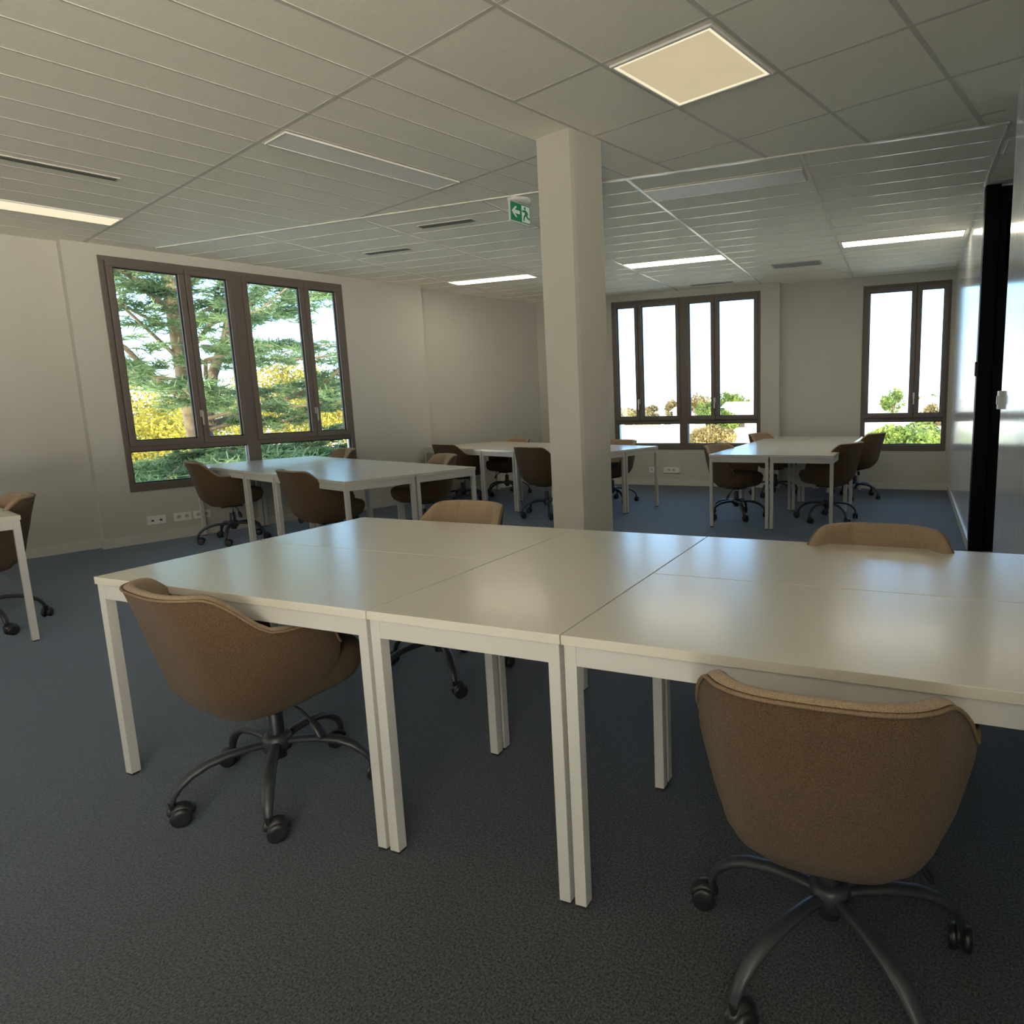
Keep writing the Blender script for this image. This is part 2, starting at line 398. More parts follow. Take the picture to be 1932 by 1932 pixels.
# ---------------------------------------------------------------- lamps in the ceiling
def lamp_panel(name, label, poly, diff, group=None, frame=.012, z=ZC):
    """poly: four corners (x, y)"""
    cx = sum(p[0] for p in poly)/4; cy = sum(p[1] for p in poly)/4
    root = empty(name, (cx, cy, z-.006), 0, label, 'ceiling light', group)
    P = [Vector((p[0]-cx, p[1]-cy)) for p in poly]
    def inset(P, d):
        R = []
        for i in range(4):
            a = (P[i-1]-P[i]).normalized(); b = (P[(i+1) % 4]-P[i]).normalized(); R.append(P[i]+(a+b)*d)
        return R
    Q = inset(P, frame)
    fr = MB()
    for i in range(4):
        j = (i+1) % 4; fr.prism([P[i][:], P[j][:], Q[j][:], Q[i][:]], -.006, .004)
    fr.build('lamp_frame', 'lampframe', root)
    df = MB()
    if diff == 'litsq':
        Rr = inset(Q, .018)
        ed = MB()
        for i in range(4):
            j = (i+1) % 4; ed.prism([Q[i][:], Q[j][:], Rr[j][:], Rr[i][:]], -.003, .003)
        df.prism([p[:] for p in Rr], -.003, .003)
        dd = df.build('diffuser', diff, root); ed.build('diffuser_edge', 'litedge', dd)
    else:
        df.prism([p[:] for p in Q], -.003, .003); df.build('diffuser', diff, root)
    return root
def sn(s0, s1, n0, n1): return [LP(s0, n0), LP(s1, n0), LP(s1, n1), LP(s0, n1)]
def xy(x0, x1, y0, y1): return [(x0, y0), (x1, y0), (x1, y1), (x0, y1)]
lamp_panel('square_ceiling_lamp', 'square glowing yellowish ceiling panel near the column, the only square lamp', sn(2.585, 3.14, -2.165, -1.615), 'litsq')
GRP = 'long ceiling lamps'
lamp_panel('ceiling_lamp', 'unlit long ceiling lamp above the desk cluster left of the column', sn(1.965, 3.135, -4.27, -4.01), 'lampoff', GRP)
lamp_panel('ceiling_lamp', 'lit long ceiling lamp at far left above the recessed left wall', sn(.74, 1.925, -6.99, -6.70), 'litwarm', GRP)
lamp_panel('ceiling_lamp', 'unlit long ceiling lamp just right of the column', xy(-1.845, -.69, 4.925, 5.195), 'lampoff', GRP)
lamp_panel('ceiling_lamp', 'lit long ceiling lamp right of the column, before the double window', xy(-3.02, -1.87, 7.33, 7.60), 'lit', GRP)
lamp_panel('ceiling_lamp', 'lit long ceiling lamp at the right, touching the glossy partition', xy(-.64, .51, 7.335, 7.60), 'lit', GRP)
lamp_panel('ceiling_lamp', 'lit long ceiling lamp left of the column near the back corner', xy(-5.40, -4.245, 7.325, 7.565), 'lit', GRP)
lamp_panel('ceiling_lamp', 'unlit ceiling lamp in the alcove before the black door', xy(.555, 1.70, 4.925, 5.195), 'lampoff', GRP)

def slot_vent(label, poly, name='ceiling_vent', slots=2, mat_='ventw'):
    cx = sum(p[0] for p in poly)/4; cy = sum(p[1] for p in poly)/4
    root = empty(name, (cx, cy, ZC-.004), 0, label, 'vent', 'ceiling vents')
    P = [Vector((p[0]-cx, p[1]-cy)) for p in poly]
    b = MB(); b.prism([p[:] for p in P], -.003, .003); b.build('vent_plate', mat_, root)
    for k in range(slots):
        t0 = .2+.7*k/slots; t1 = t0+.34/slots
        s = MB(); q = [P[0].lerp(P[3], t0), P[1].lerp(P[2], t0), P[1].lerp(P[2], t1), P[0].lerp(P[3], t1)]
        ex = (P[1]-P[0]).normalized()*.012
        s.prism([(q[0]+ex)[:], (q[1]-ex)[:], (q[2]-ex)[:], (q[3]+ex)[:]], -.005, -.001); s.build('slot', 'ventd', root)
    return root
slot_vent('double slot ceiling vent at the far left above the lit lamp', sn(1.02, 1.62, -5.665, -5.58))
slot_vent('slot ceiling vent nearer the exit sign, left of the column', xy(-3.96, -3.40, 4.99, 5.09))
slot_vent('slot ceiling vent farther left, toward the left window', xy(-5.12, -4.57, 5.60, 5.70))
slot_vent('slot ceiling vent close to the far wall above the double window', xy(-2.76, -2.16, 9.06, 9.16))
v = empty('ceiling_grille', (-1.22, 8.315, ZC-.004), 0, 'flat grey rectangular ceiling grille between the two far lit lamps', 'vent')
b = MB(); b.box(-.285, .285, -.135, .135, -.002, .003); b.build('grille_frame', 'ventw', v)
b = MB(); b.box(-.265, .265, -.12, .12, -.004, -.002); b.build('grille_face', 'vent', v)

# ---------------------------------------------------------------- emergency exit sign
sg = empty('exit_sign', (-2.765, 4.70, ZC), AL+.12, 'green emergency exit sign with arrow and running man hanging from the ceiling by the column', 'exit sign')
b = MB(); b.lathe([(.001, 0), (.088, 0), (.088, -.016), (.072, -.028), (.03, -.034), (.001, -.034)], 32); b.build('ceiling_disc', 'plate', sg)
# panel spans local x -.085..+.115 ; faces +/- local y
b = MB(); b.box(-.118, .118, -.006, .006, -.182, -.030); pn = b.build('panel', 'clear', sg, bevel=.003)
b = MB(); b.box(-.108, .108, -.0095, -.0062, -.172, -.040); fc = b.build('green_face', 'green', sg)
# local +x points away from the viewer; seen from -y side x runs left to right
b = MB()
def qp(mb, pts, y0=-.0125, y1=-.0097):
    n = len(pts); vs = [(x, y0, z) for x, z in pts]+[(x, y1, z) for x, z in pts]
    mb.add(vs, [tuple(range(n)), tuple(range(n, 2*n))[::-1]]+[(i, n+i, n+(i+1) % n, (i+1) % n) for i in range(n)])
zc = -.106
qp(b, [(-.100, zc), (-.060, zc+.038), (-.042, zc+.038), (-.068, zc+.012), (-.012, zc+.012), (-.012, zc-.012), (-.068, zc-.012), (-.042, zc-.038), (-.060, zc-.038)])
b.build('arrow', 'signwhite', sg)
b = MB(); b.box(.012, .100, -.0115, -.0097, -.165, -.047); b.build('doorway', 'signwhite', sg)
b = MB()
def limb(x0, z0, x1, z1, w_=.006):
    d_ = Vector((x1-x0, z1-z0)); n_ = Vector((-d_.y, d_.x)).normalized()*w_
    qp(b, [(x0-n_.x, z0-n_.y), (x1-n_.x, z1-n_.y), (x1+n_.x, z1+n_.y), (x0+n_.x, z0+n_.y)], -.0135, -.0116)
qp(b, [(.046+.010*math.cos(a*PI/6), -.064+.010*math.sin(a*PI/6)) for a in range(12)], -.0135, -.0116)
limb(.048, -.078, .058, -.108, .009); limb(.048, -.080, .026, -.092); limb(.026, -.092, .018, -.082); limb(.052, -.082, .074, -.094); limb(.074, -.094, .078, -.108)
limb(.056, -.108, .036, -.126, .007); limb(.036, -.126, .030, -.156, .006); limb(.058, -.108, .076, -.130, .007); limb(.076, -.130, .096, -.134, .006)
b.build('running_figure', 'green', sg)

# ---------------------------------------------------------------- wall sockets
def socket(label, loc, rz, wd=.15, kind=2, name='wall_socket'):
    root = empty(name, loc, rz, label, 'socket', 'white wall sockets')
    b = MB(); b.box(-wd/2, wd/2, -.012, 0, -.042, .042); b.build('plate', 'plate', root, bevel=.003)
    for k in range(kind):
        x = (k-(kind-1)/2)*.071
        if name == 'data_socket':
            b = MB(); b.box(x-.010, x+.010, -.0135, -.0118, -.012, .004); b.build('port', 'hole', root)
        else:
            b = MB(); b.cyl((x, -.0125, 0), .021, .021, .001, 20, 'Y'); b.build('socket_ring', 'base', root)
            b = MB(); b.cyl((x-.009, -.0135, 0), .004, .004, .001, 10, 'Y'); b.cyl((x+.009, -.0135, 0), .004, .004, .001, 10, 'Y'); b.cyl((x, -.0135, .010), .004, .004, .001, 10, 'Y'); b.build('socket_holes', 'hole', root)
    return root
def ls(s, z): p = LP(s, NB+.0005); return (p[0], p[1], z)
socket('white double data socket low on the left wall, leftmost under the big window', ls(2.20, .215), AL, .155, 2, 'data_socket')
socket('middle of three white sockets low on the left wall, cut by a desk leg', ls(2.425, .215), AL, .155, 2)
socket('right one of three white sockets low on the left wall, under a chair', ls(2.60, .215), AL, .155, 2)
socket('small white socket on the far wall behind the right end leg of the desks', (-3.50, YF2-.0005, .23), 0, .085, 1)
socket('white double socket on the far wall between the two far desk clusters', (-3.19, YF2-.0005, .23), 0, .26, 2)
socket('small white socket seen between the table legs on the far wall', (-1.10, YF3-.0005, .23), 0, .085, 1)
socket('small white socket on the left wall behind the grey chair of the middle cluster', (*LP(6.2, NA+.0005), .26), AL, .155, 2)

# ---------------------------------------------------------------- desks
DH = .7255
def make_desk():
    root = empty('desk')
    b = MB(); b.box(.0018, 1.2002, .0018, .6002, DH-.025, DH); b.build('desk_top', 'desk', root, bevel=.0015)
    o, s = .0067, .032
    a = MB(); z0, z1 = DH-.076, DH-.0255; t = .025
    a.box(o+s, 1.202-o-s, o+.001, o+t, z0, z1); a.box(o+s, 1.202-o-s, .602-o-t, .602-o-.001, z0, z1)
    a.box(o+.001, o+t, o+s, .602-o-s, z0, z1); a.box(1.202-o-t, 1.202-o-.001, o+s, .602-o-s, z0, z1)
    a.build('frame_rail', 'deskmetal', root, bevel=.001)
    for x in (o, 1.202-o-s):
        for y in (o, .602-o-s):
            l = MB(); l.box(x, x+s, y, y+s, .008, DH-.0255); lg = l.build('leg', 'deskmetal', root, bevel=.0015)
            f_ = MB(); f_.box(x+.003, x+s-.003, y+.003, y+s-.003, .0, .0085); f_.build('foot', 'foot', lg)
    return root
proto_desk = make_desk(); used = [False]
def desk(T, u, v, rot, label):
    """T: cluster frame (x, y, angle); u, v: corner in it; rot: True when turned a quarter"""
    c, s = math.cos(T[2]), math.sin(T[2])
    if rot: u0, v0, a = u+.602, v, T[2]+PI/2
    else: u0, v0, a = u, v, T[2]
    o = dup(proto_desk) if used[0] else proto_desk; used[0] = True
    o.location = (T[0]+u0*c-v0*s, T[1]+u0*s+v0*c, 0); o.rotation_euler.z = a
    tag(o, label, 'desk', 'white rectangular desks'); return o
def cluster(T, where, names):
    desk(T, 0, 0, False, names[0]+where); desk(T, 0, .602, False, names[1]+where)
    desk(T, 1.202, 0, True, names[2]+where)
    desk(T, 1.804, 0, False, names[3]+where); desk(T, 1.804, .602, False, names[4]+where)
TA = (-2.5498, 1.400, -.0252); TB = (-6.728, 4.734, -.3039); TCC = (-5.9313, 7.297, -.3098); TD = (-.5739, 6.3644, 1.5408)
cluster(TA, ' of the foreground desk group', ['white desk at the front left corner', 'white desk at the back left', 'white desk set crosswise in the middle', 'white desk at the front right', 'white desk at the back right'])
cluster(TB, ' of the group by the left window', ['white desk nearest camera on the window side', 'white desk against the wall on its far side', 'white crosswise desk in the middle', 'white desk at the near right corner', 'white desk at the far right corner'])
cluster(TCC, ' of the group behind the column', ['white desk at the front left end', 'white desk at the back left end', 'white crosswise desk in the middle', 'white desk at the front right end', 'white desk at the back right end'])
cluster(TD, ' of the group before the narrow window', ['white desk at the near right corner', 'white desk at the near left corner', 'white crosswise desk in the middle', 'white desk at the far right end', 'white desk at the far left end'])
a5 = -.3; P5 = Vector((-4.55, 2.20)); c5, s5 = math.cos(a5), math.sin(a5)
TE = (P5.x-1.202*c5+1.204*s5, P5.y-1.202*s5-1.204*c5, a5)
desk(TE, 0, .602, False, 'white desk cut off by the left edge of the photo, its corner leg in view')
desk(TE, 0, 0, False, 'white desk at the left frame edge, nearer the camera than its twin')

# ---------------------------------------------------------------- chairs
def sgp(v, p): return math.copysign(abs(v)**p, v)
def sstep(a, b, x): t = max(0, min(1, (x-a)/(b-a))); return t*t*(3-2*t)
def lerp_tab(tab, z):
    for (z0, v0), (z1, v1) in zip(tab, tab[1:]):
        if z <= z1: t = max(0, (z-z0)/(z1-z0)); t = t*t*(3-2*t)*.35+t*.65; return v0+(v1-v0)*t
    return tab[-1][1]
AT = [(.334, .11), (.346, .160), (.37, .188), (.43, .212), (.50, .228), (.62, .246), (.70, .247), (.80, .234)]
BTB = [(.334, .13), (.346, .180), (.37, .216), (.43, .252), (.50, .268), (.62, .298), (.80, .345)]
def topz(th):
    a = abs(th)
    z = .772-.008*(1-math.cos(min(a, .9)*1.7))*.5
    z -= .022*sstep(.92, 1.16, a)+.112*sstep(1.06, 1.50, a)
    z -= .100*sstep(1.80, 2.14, a)
    return z
def shell_pt(th, z, ins=0.0):
    a = lerp_tab(AT, z); b = lerp_tab(BTB, z)-ins
    fr = (.215-ins*.3)*(.45+.55*sstep(.33, .42, z))   # front depth of the arms
    x = (a*(1+.12*sstep(.95, 1.65, abs(th))*sstep(.36, .55, z))-ins)*sgp(math.sin(th), .66)
    cth = math.cos(th)
    y = -b*sgp(cth, .50) if cth > 0 else fr*sgp(-cth, .9)
    return Vector((x, y, z))
def make_chair():
    root = empty('office_chair')
    TH = [2.12*(-1+2*i/56) for i in range(57)]
    TK = .036
    loops = []
    for th in TH:
        zt = topz(th); prof = []
        for k in range(11): prof.append(shell_pt(th, .348+(zt-.018-.348)*k/10))
        o1 = shell_pt(th, zt-.012); i1 = shell_pt(th, zt-.012, TK)
        m = (o1+i1)/2; 
        for k in range(1, 5):
            q = k/5*PI; prof.append(m+(o1-m)*math.cos(q)+Vector((0, 0, .016*math.sin(q))))
        zb = min(.46, zt-.03)
        for k in range(8):
            z = zt-.02+(zb-(zt-.02))*k/7
            g_ = .012*math.exp(-((abs(th)-.38)/.05)**2)*(1 if z > .52 else 0) + .012*math.exp(-(th/.05)**2)*(1 if z > .52 else 0)
            prof.append(shell_pt(th, z, TK+.012*math.sin(PI*k/7)-g_))
        loops.append(prof)
    b = MB(); SP = 11
    def strip(mb, k0, k1):
        m_ = k1-k0+1
        mb.add([p for l in loops for p in l[k0:k1+1]], [(i*m_+k, i*m_+k+1, (i+1)*m_+k+1, (i+1)*m_+k) for i in range(len(loops)-1) for k in range(m_-1)], True)
    strip(b, 0, SP)
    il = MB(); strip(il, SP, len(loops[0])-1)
    for l in (loops[0], loops[-1]):
        n = len(l); h = n-1
        for mb, ks in ((b, range(0, SP)), (il, range(SP, n-1))):
            cen = (l[0]+l[-1])/2
            for k in ks:
                # close the arm fronts against the centre line between outer and inner skin
                q0 = l[k]; q1 = l[k+1]; t0 = l[max(0, n-1-k)] if k < SP else l[max(0, n-1-k)]; c0 = (q0+l[n-1-k])/2; c1 = (q1+l[n-2-k if n-2-k >= 0 else 0])/2
                mb.add([q0, q1, c1, c0], [(0, 1, 2, 3)])
    il.build('back_padding', 'innerwool', root)
    # underside pan
    L = []
    for z, k in ((.350, 1.0), (.341, .965), (.333, .86), (.329, .4)):
        L.append([Vector((shell_pt(t, .350).x*k, shell_pt(t, .350).y*k, z)) for t in [2*PI*i/48 for i in range(48)]])
    b.ring(L)
    b.build('backrest', 'fabric', root)
    p = MB()
    pts = []
    for th in TH:
        o1 = shell_pt(th, topz(th)-.010, -.001); pts.append(o1+Vector((0, 0, .004)))
    p.tube(pts, .0042, 6); p.build('piping', 'piping', root)
    # seat cushion
    s = MB(); L = []
    for z, k in ((.345, .62), (.352, .78), (.372, .90), (.405, .97), (.440, 1.0), (.470, .985), (.488, .93), (.498, .80), (.503, .5), (.504, .15)):
        l = []
        for i in range(48):
            t = 2*PI*i/48; x = .208*sgp(math.cos(t), .68); y = .03+(.250 if math.sin(t) > 0 else .190)*sgp(math.sin(t), .62)
            l.append(Vector((x*k, .03+(y-.03)*k, z-(.012*max(0, y-.15)/.14 if z > .45 else 0))))
        L.append(l)
    s.ring(L); s.build('seat', 'fabric', root)
    m = MB(); m.box(-.07, .07, -.09, .09, .312, .342); m.build('mechanism', 'plastic', root, bevel=.006)
    m = MB(); m.lathe([(.014, .25), (.014, .32)], 16); m.build('gas_piston', 'chrome', root)
    m = MB(); m.lathe([(.026, .12), (.026, .276), (.022, .282), (.012, .284)], 20); m.build('lift_tube', 'plastic', root)
    m = MB(); m.tube([(.05, .02, .318), (.12, .03, .300), (.175, .035, .270)], .0045, 8); lv = m.build('lever', 'plastic', root)
    m = MB(); m.tube([(.165, .034, .278), (.185, .036, .264), (.205, .04, .235), (.212, .04, .222)], [.007, .016, .017, .010], 10, .5); m.build('paddle', 'plastic', lv)
    m = MB(); m.lathe([(.030, .140), (.044, .150), (.046, .194), (.036, .204), (.027, .206)], 24); m.build('base_hub', 'black', root)
    for k in range(5):
        A = Matrix.Rotation(2*PI*k/5, 4, 'Z')
        pts = [(.035, .174), (.08, .178), (.14, .177), (.20, .167), (.245, .148), (.280, .120), (.297, .094), (.302, .074)]
        m = MB(); m.tube([A @ Vector((r, 0, z)) for r, z in pts], [.017, .0175, .0185, .0195, .019, .017, .014, .012], 14, .68)
        m.build('base_arm', 'black', root)
        sw = 2*PI*k/5+(1.1, 2.3, .4, 3.0, 1.7)[k]
        B = Matrix.Translation(A @ Vector((.302, 0, 0))) @ Matrix.Rotation(sw, 4, 'Z')
        h = MB()
        h.lathe([(.007, .052), (.010, .070), (.010, .080)], 12, (0, 0, 0), B)
        arc = [B @ Vector((.020+.033*math.cos(t), 0, .030+.033*math.sin(t))) for t in [PI*.02+PI*.90*i/10 for i in range(11)]]
        h.tube(arc, [.009]+[.017]*9+[.009], 10, .36)
        cs = h.build('castor', 'plastic', root)
        for sd_ in (-1, 1):
            wv = MB(); X = B @ Matrix.Translation((.020, sd_*.0145, .0295)) @ Matrix.Rotation(PI/2, 4, 'X')
            wv.lathe([(.004, -.010), (.024, -.010), (.0292, -.006), (.0295, .0), (.0292, .006), (.024, .010), (.013, .0105), (.004, .0095)], 22, (0, 0, 0), X)
            wv.build('wheel', 'plastic', cs)
    return root
proto_chair = make_chair()
CHAIRS = [
 (-1.925, 1.52, 77, 25, 'brown fabric tub chair seen from behind at the left front of the foreground desks', 0),
 (-.118, 1.405, 90, 22, 'brown fabric tub chair seen from behind at the front right, nearest to the camera', 0),
 (-2.02, 2.50, 262, 30, 'tan tub chair facing the camera beyond the left part of the foreground desks', .02),
 (-.075, 2.31, 268, 10, 'tan tub chair facing the camera beyond the foreground desks, near the right wall', .02),
 (-6.10, 4.62, 60, 20, 'dark brown chair against the left window light, leftmost at the window desks', .03),
 (-4.43, 4.20, 72, 40, 'dark brown chair seen from behind at the near side of the window desks', .02),
 (-6.08, 5.77, 245, 15, 'chair behind the window desks, its pale back showing before the window edge', .03),
 (-4.32, 5.25, 238, 60, 'pale-lit chair on the far side of the window desks, left of the exit sign column', .02),
 (-5.25, 7.17, 72, 0, 'dark chair at the front left end of the desks behind the column', .02),
 (-5.17, 8.08, 252, 35, 'tan chair on the far side of the desks behind the column, facing the camera', .0),
 (-3.73, 6.62, 76, 15, 'dark brown chair partly hidden by the left edge of the column', .03),
 (-3.40, 7.72, 256, 30, 'chair beyond the desks just right of the column, its back before the double window', .0),
 (-1.64, 7.00, -24, 10, 'chair on the left side of the far right desks, nearer the camera', 0),
 (-1.52, 8.70, -22, 30, 'chair on the left side of the far right desks, next to the far wall', .03),
 (-.70, 7.06, 157, 25, 'dark brown chair on the right side of the far right desks, nearer the camera', .035),
 (-.53, 8.68, 160, 50, 'tan chair on the right side of the far right desks, below the narrow window', .04),
 (-5.15, 2.20, 250, 70, 'grey-lit chair cut off by the left edge of the photo, behind the left desk', .02),
]
kids = {}
for i, (x, y, hd, ba, lb, dz) in enumerate(CHAIRS):
    o = proto_chair if i == 0 else dup(proto_chair)
    kids[i] = o
for i, (x, y, hd, ba, lb, dz) in enumerate(CHAIRS):
    o = kids[i]; o.location = (x, y, 0); o.rotation_euler.z = math.radians(hd-90)
    tag(o, lb, 'chair', 'upholstered swivel office chairs')
    for ch_ in o.children:
        nm = ch_.name.split('.')[0]
        if nm in ('base_arm', 'castor'): ch_.rotation_euler.z = math.radians(ba-(hd-90))
        elif nm not in ('base_hub', 'lift_tube'): ch_.location.z = dz

# ---------------------------------------------------------------- outside
def leafmat(name, c0, c1, scale=1.5, trans=.35):
    m = bpy.data.materials.new(name); m.use_nodes = True; t = m.node_tree; b = t.nodes['Principled BSDF']
    co = t.nodes.new('ShaderNodeTexCoord'); n = t.nodes.new('ShaderNodeTexNoise'); n.inputs['Scale'].default_value = scale; n.inputs['Detail'].default_value = 5
    t.links.new(co.outputs['Object'], n.inputs['Vector']); r = t.nodes.new('ShaderNodeValToRGB')
    r.color_ramp.elements[0].position = .35; r.color_ramp.elements[1].position = .65
    r.color_ramp.elements[0].color = (*c0, 1); r.color_ramp.elements[1].color = (*c1, 1)
    t.links.new(n.outputs['Fac'], r.inputs[0]); t.links.new(r.outputs[0], b.inputs['Base Color']); b.inputs['Roughness'].default_value = .7
    o = t.nodes['Material Output']; tl = t.nodes.new('ShaderNodeBsdfTranslucent'); t.links.new(r.outputs[0], tl.inputs[0])
    mx = t.nodes.new('ShaderNodeMixShader'); mx.inputs[0].default_value = trans
    t.links.new(b.outputs[0], mx.inputs[1]); t.links.new(tl.outputs[0], mx.inputs[2]); t.links.new(mx.outputs[0], o.inputs[0])
    return m
MT['cedar'] = leafmat('cedar needles', (.06, .11, .05), (.24, .34, .15), 1.6, .4)
MT['yleaf'] = leafmat('sunlit leaves', (.15, .14, .02), (.62, .50, .08), .8, .45)
MT['gleaf'] = leafmat('green leaves', (.07, .14, .03), (.34, .40, .08), .8, .35)
MT['oleaf'] = leafmat('dry leaves', (.17, .12, .05), (.48, .36, .14), .8, .35)
MT['ground'] = mat('town ground', (.78, .74, .64), .95, noise=(.05, .3))
MT['hwall'] = mat('house render', (.78, .74, .66), .9)
MT['hroof'] = mat('house roof', (.72, .58, .45), .9, noise=(2, .15))
MT['hdark'] = mat('house dark opening', (.12, .09, .06), .8)
GZ = -9.0

rnd = random.Random(3)
def rv(a=1.0): return Vector((rnd.gauss(0, a), rnd.gauss(0, a), rnd.gauss(0, a)))
def blade(V, F, p, d, L, wd):
    d = d.normalized(); s = d.cross(rv()).normalized()*wd
    i = len(V); V += [(p-s)[:], (p+s)[:], (p+s*.4+d*L)[:], (p-s*.4+d*L)[:]]; F.append((i, i+1, i+2, i+3))
def spray(V, F, a, b, dens, spread, L=.16, wd=.012):
    """needle tufts along a branchlet from a to b"""
    n = max(2, int((b-a).length*dens))
    ax = (b-a).normalized()
    for k in range(n):
        p = a.lerp(b, k/n)+Vector((rnd.gauss(0, spread), rnd.gauss(0, spread), rnd.gauss(0, spread*.25)))
        for j in range(5):
            d = ax*.7+Vector((rnd.gauss(0, .8), rnd.gauss(0, .8), rnd.gauss(.05, .35))); blade(V, F, p, d, L*rnd.uniform(.5, 1.3), wd)
def raw(name, V, F, m, parent=None):
    me = bpy.data.meshes.new(name); me.from_pydata(V, [], F); me.update(); me.materials.append(MT[m])
    o = bpy.data.objects.new(name, me); C.objects.link(o)
    if parent: o.parent = parent
    return o
# the cedar: trunk, limbs and flat layered foliage, in its own local frame (origin at trunk foot)
O = Vector((-13.1, 9.5, GZ))
ced = empty('cedar_tree', O, 0, 'large dark green cedar with spreading limbs right outside the left window', 'tree')
def Lc(*p): return Vector(p)-O
tr = MB()
tr.tube([Lc(-13.1, 9.5, GZ), Lc(-13.2, 9.5, -3), Lc(-13.1, 9.45, .2), Lc(-13.06, 9.25, 1.55), Lc(-12.95, 9.12, 2.6), Lc(-12.8, 8.98, 3.4), Lc(-12.7, 8.9, 4.6), Lc(-12.9, 9, 7), Lc(-13, 9, 9)], [.40, .28, .20, .145, .12, .105, .09, .07, .03], 12)
tr.tube([Lc(-13.1, 9.45, .2), Lc(-13.3, 9.75, .9), Lc(-13.2, 9.93, 2.0), Lc(-13.0, 10.15, 2.7), Lc(-12.9, 10.33, 3.55), Lc(-12.8, 10.5, 5), Lc(-12.9, 10.6, 7)], [.15, .115, .10, .09, .075, .06, .03], 10)
tr.build('trunk', 'bark', ced)
limbs = [[(-13.06, 9.25, 1.5), (-12.75, 8.6, 1.75), (-12.3, 7.75, 2.35), (-12.0, 7.0, 2.7), (-11.8, 6.2, 2.8)],
 [(-13.1, 10.0, 2.4), (-12.72, 10.5, 3.02), (-12.1, 10.6, 3.36), (-11.3, 10.7, 3.5), (-10.6, 10.9, 3.55)],
 [(-13.3, 9.9, 1.0), (-12.3, 11.7, 1.7), (-11.2, 11.6, 2.25), (-10.4, 11.7, 2.5)],
 [(-12.85, 9.0, 3.1), (-12.6, 8.2, 3.6), (-12.5, 7.4, 4.0), (-12.2, 6.6, 4.2)],
 [(-13.0, 9.2, 2.2), (-12.9, 8.2, 3.1), (-12.8, 7.4, 3.5)],
 [(-13.0, 10.2, 2.9), (-12.4, 10.9, 3.9), (-11.6, 11.3, 4.3), (-10.8, 11.5, 4.4)],
 [(-13.1, 9.5, .3), (-12.2, 10.3, .25), (-11.4, 11.0, .35), (-10.6, 11.4, .2), (-10.0, 11.8, 0)],
 [(-13.1, 9.5, -.1), (-12.2, 9.2, -.1), (-11.2, 8.9, .05), (-10.4, 8.6, -.2)],
 [(-13.1, 9.5, -.5), (-12.2, 8.6, -.4), (-11.6, 7.8, -.35), (-11.2, 7.0, -.5)],
 [(-13.1, 9.5, -.9), (-12.0, 9.9, -.7), (-11.0, 10.2, -.7), (-10.2, 10.4, -1.0)],
 [(-13.3, 9.7, .9), (-13.6, 10.8, 1.2), (-13.2, 12.2, 1.7), (-12.6, 13.2, 1.9)],
 [(-13.1, 9.5, 0), (-12.6, 11.6, .55), (-11.9, 12.3, .9), (-11.2, 12.6, 1.0)],
 [(-13.1, 9.5, -.3), (-11.8, 11.6, .2), (-10.9, 12.1, .75), (-10.2, 12.3, .8)],
 [(-13.1, 9.5, -1.6), (-12.0, 8.9, -1.3), (-11.2, 8.2, -1.2), (-10.6, 7.6, -1.4)],
 [(-13.1, 9.5, -1.9), (-11.9, 10.4, -1.5), (-10.9, 11.0, -1.4), (-10.2, 11.4, -1.6)],
 [(-12.8, 9.0, 4.2), (-12.2, 8.4, 4.5), (-11.6, 7.8, 4.6)], [(-12.8, 9.1, 4.0), (-12.0, 9.7, 4.4), (-11.3, 10.0, 4.5)]]
dens_l = [9, 8, 7, 9, 6, 7, 24, 26, 26, 24, 6, 22, 26, 20, 20, 8, 8]
for q_ in range(20):           # dense lower storey
    a_ = rnd.uniform(-1.5, 1.3); z_ = -2.4+q_*.155; R_ = rnd.uniform(2.6, 4.2)
    limbs.append([(-13.1+R_*k/3*math.cos(a_), 9.5+R_*k/3*math.sin(a_), z_+rnd.uniform(-.1, .1)-.05*k) for k in range(4)]); dens_l.append(30)
for q_ in range(17):           # open upper storey
    a_ = rnd.uniform(-1.9, 1.9); z_ = .9+q_*.215; R_ = rnd.uniform(2.2, 4.4)
    limbs.append([(-13.0+R_*k/4*math.cos(a_), 9.5+R_*k/4*math.sin(a_)+rnd.uniform(-.15, .15), z_+.10*k+rnd.uniform(-.1, .15)) for k in range(5)]); dens_l.append(8)
NV, NF = [], []
for li, P in enumerate(limbs):
    P = [Lc(*p) for p in P]; m = MB(); n = len(P)
    th0 = .065 if li in (0, 1, 2, 3, 5) else .04
    m.tube(P, [th0*(1-.75*i/(n-1)) for i in range(n)], 8); m.build('limb', 'bark', ced)
    lim = dens_l[li]
    for i in range(n-1):
        for k in range(lim):
            t = rnd.random()
            if i == 0 and t < .35: continue
            p = P[i].lerp(P[i+1], t); ax = (P[i+1]-P[i]).normalized(); sd2 = ax.cross(Vector((0, 0, 1))).normalized()*rnd.choice((-1, 1))
            d = (ax*rnd.uniform(.3, 1)+sd2*rnd.uniform(.5, 1.2)+Vector((0, 0, rnd.uniform(-.25, .12)))).normalized()
            ln = rnd.uniform(.35, .85)*(1.25 if lim > 15 else 1)
            q = p+d*ln
            spray(NV, NF, p+d*.12, q, 20 if lim > 15 else 15, .07, .15, .014 if lim > 15 else .011)
            for _ in range(3):
                t2 = rnd.uniform(.3, 1); pp = p.lerp(q, t2); d2 = (d+rv(.6)*Vector((1, 1, .3)).length*.5); d2.z *= .3
                spray(NV, NF, pp, pp+d2.normalized()*rnd.uniform(.15, .35), 18, .05, .13, .013 if lim > 15 else .010)
fo = raw('foliage', NV, NF, 'cedar', ced); tag(fo, kind='stuff')

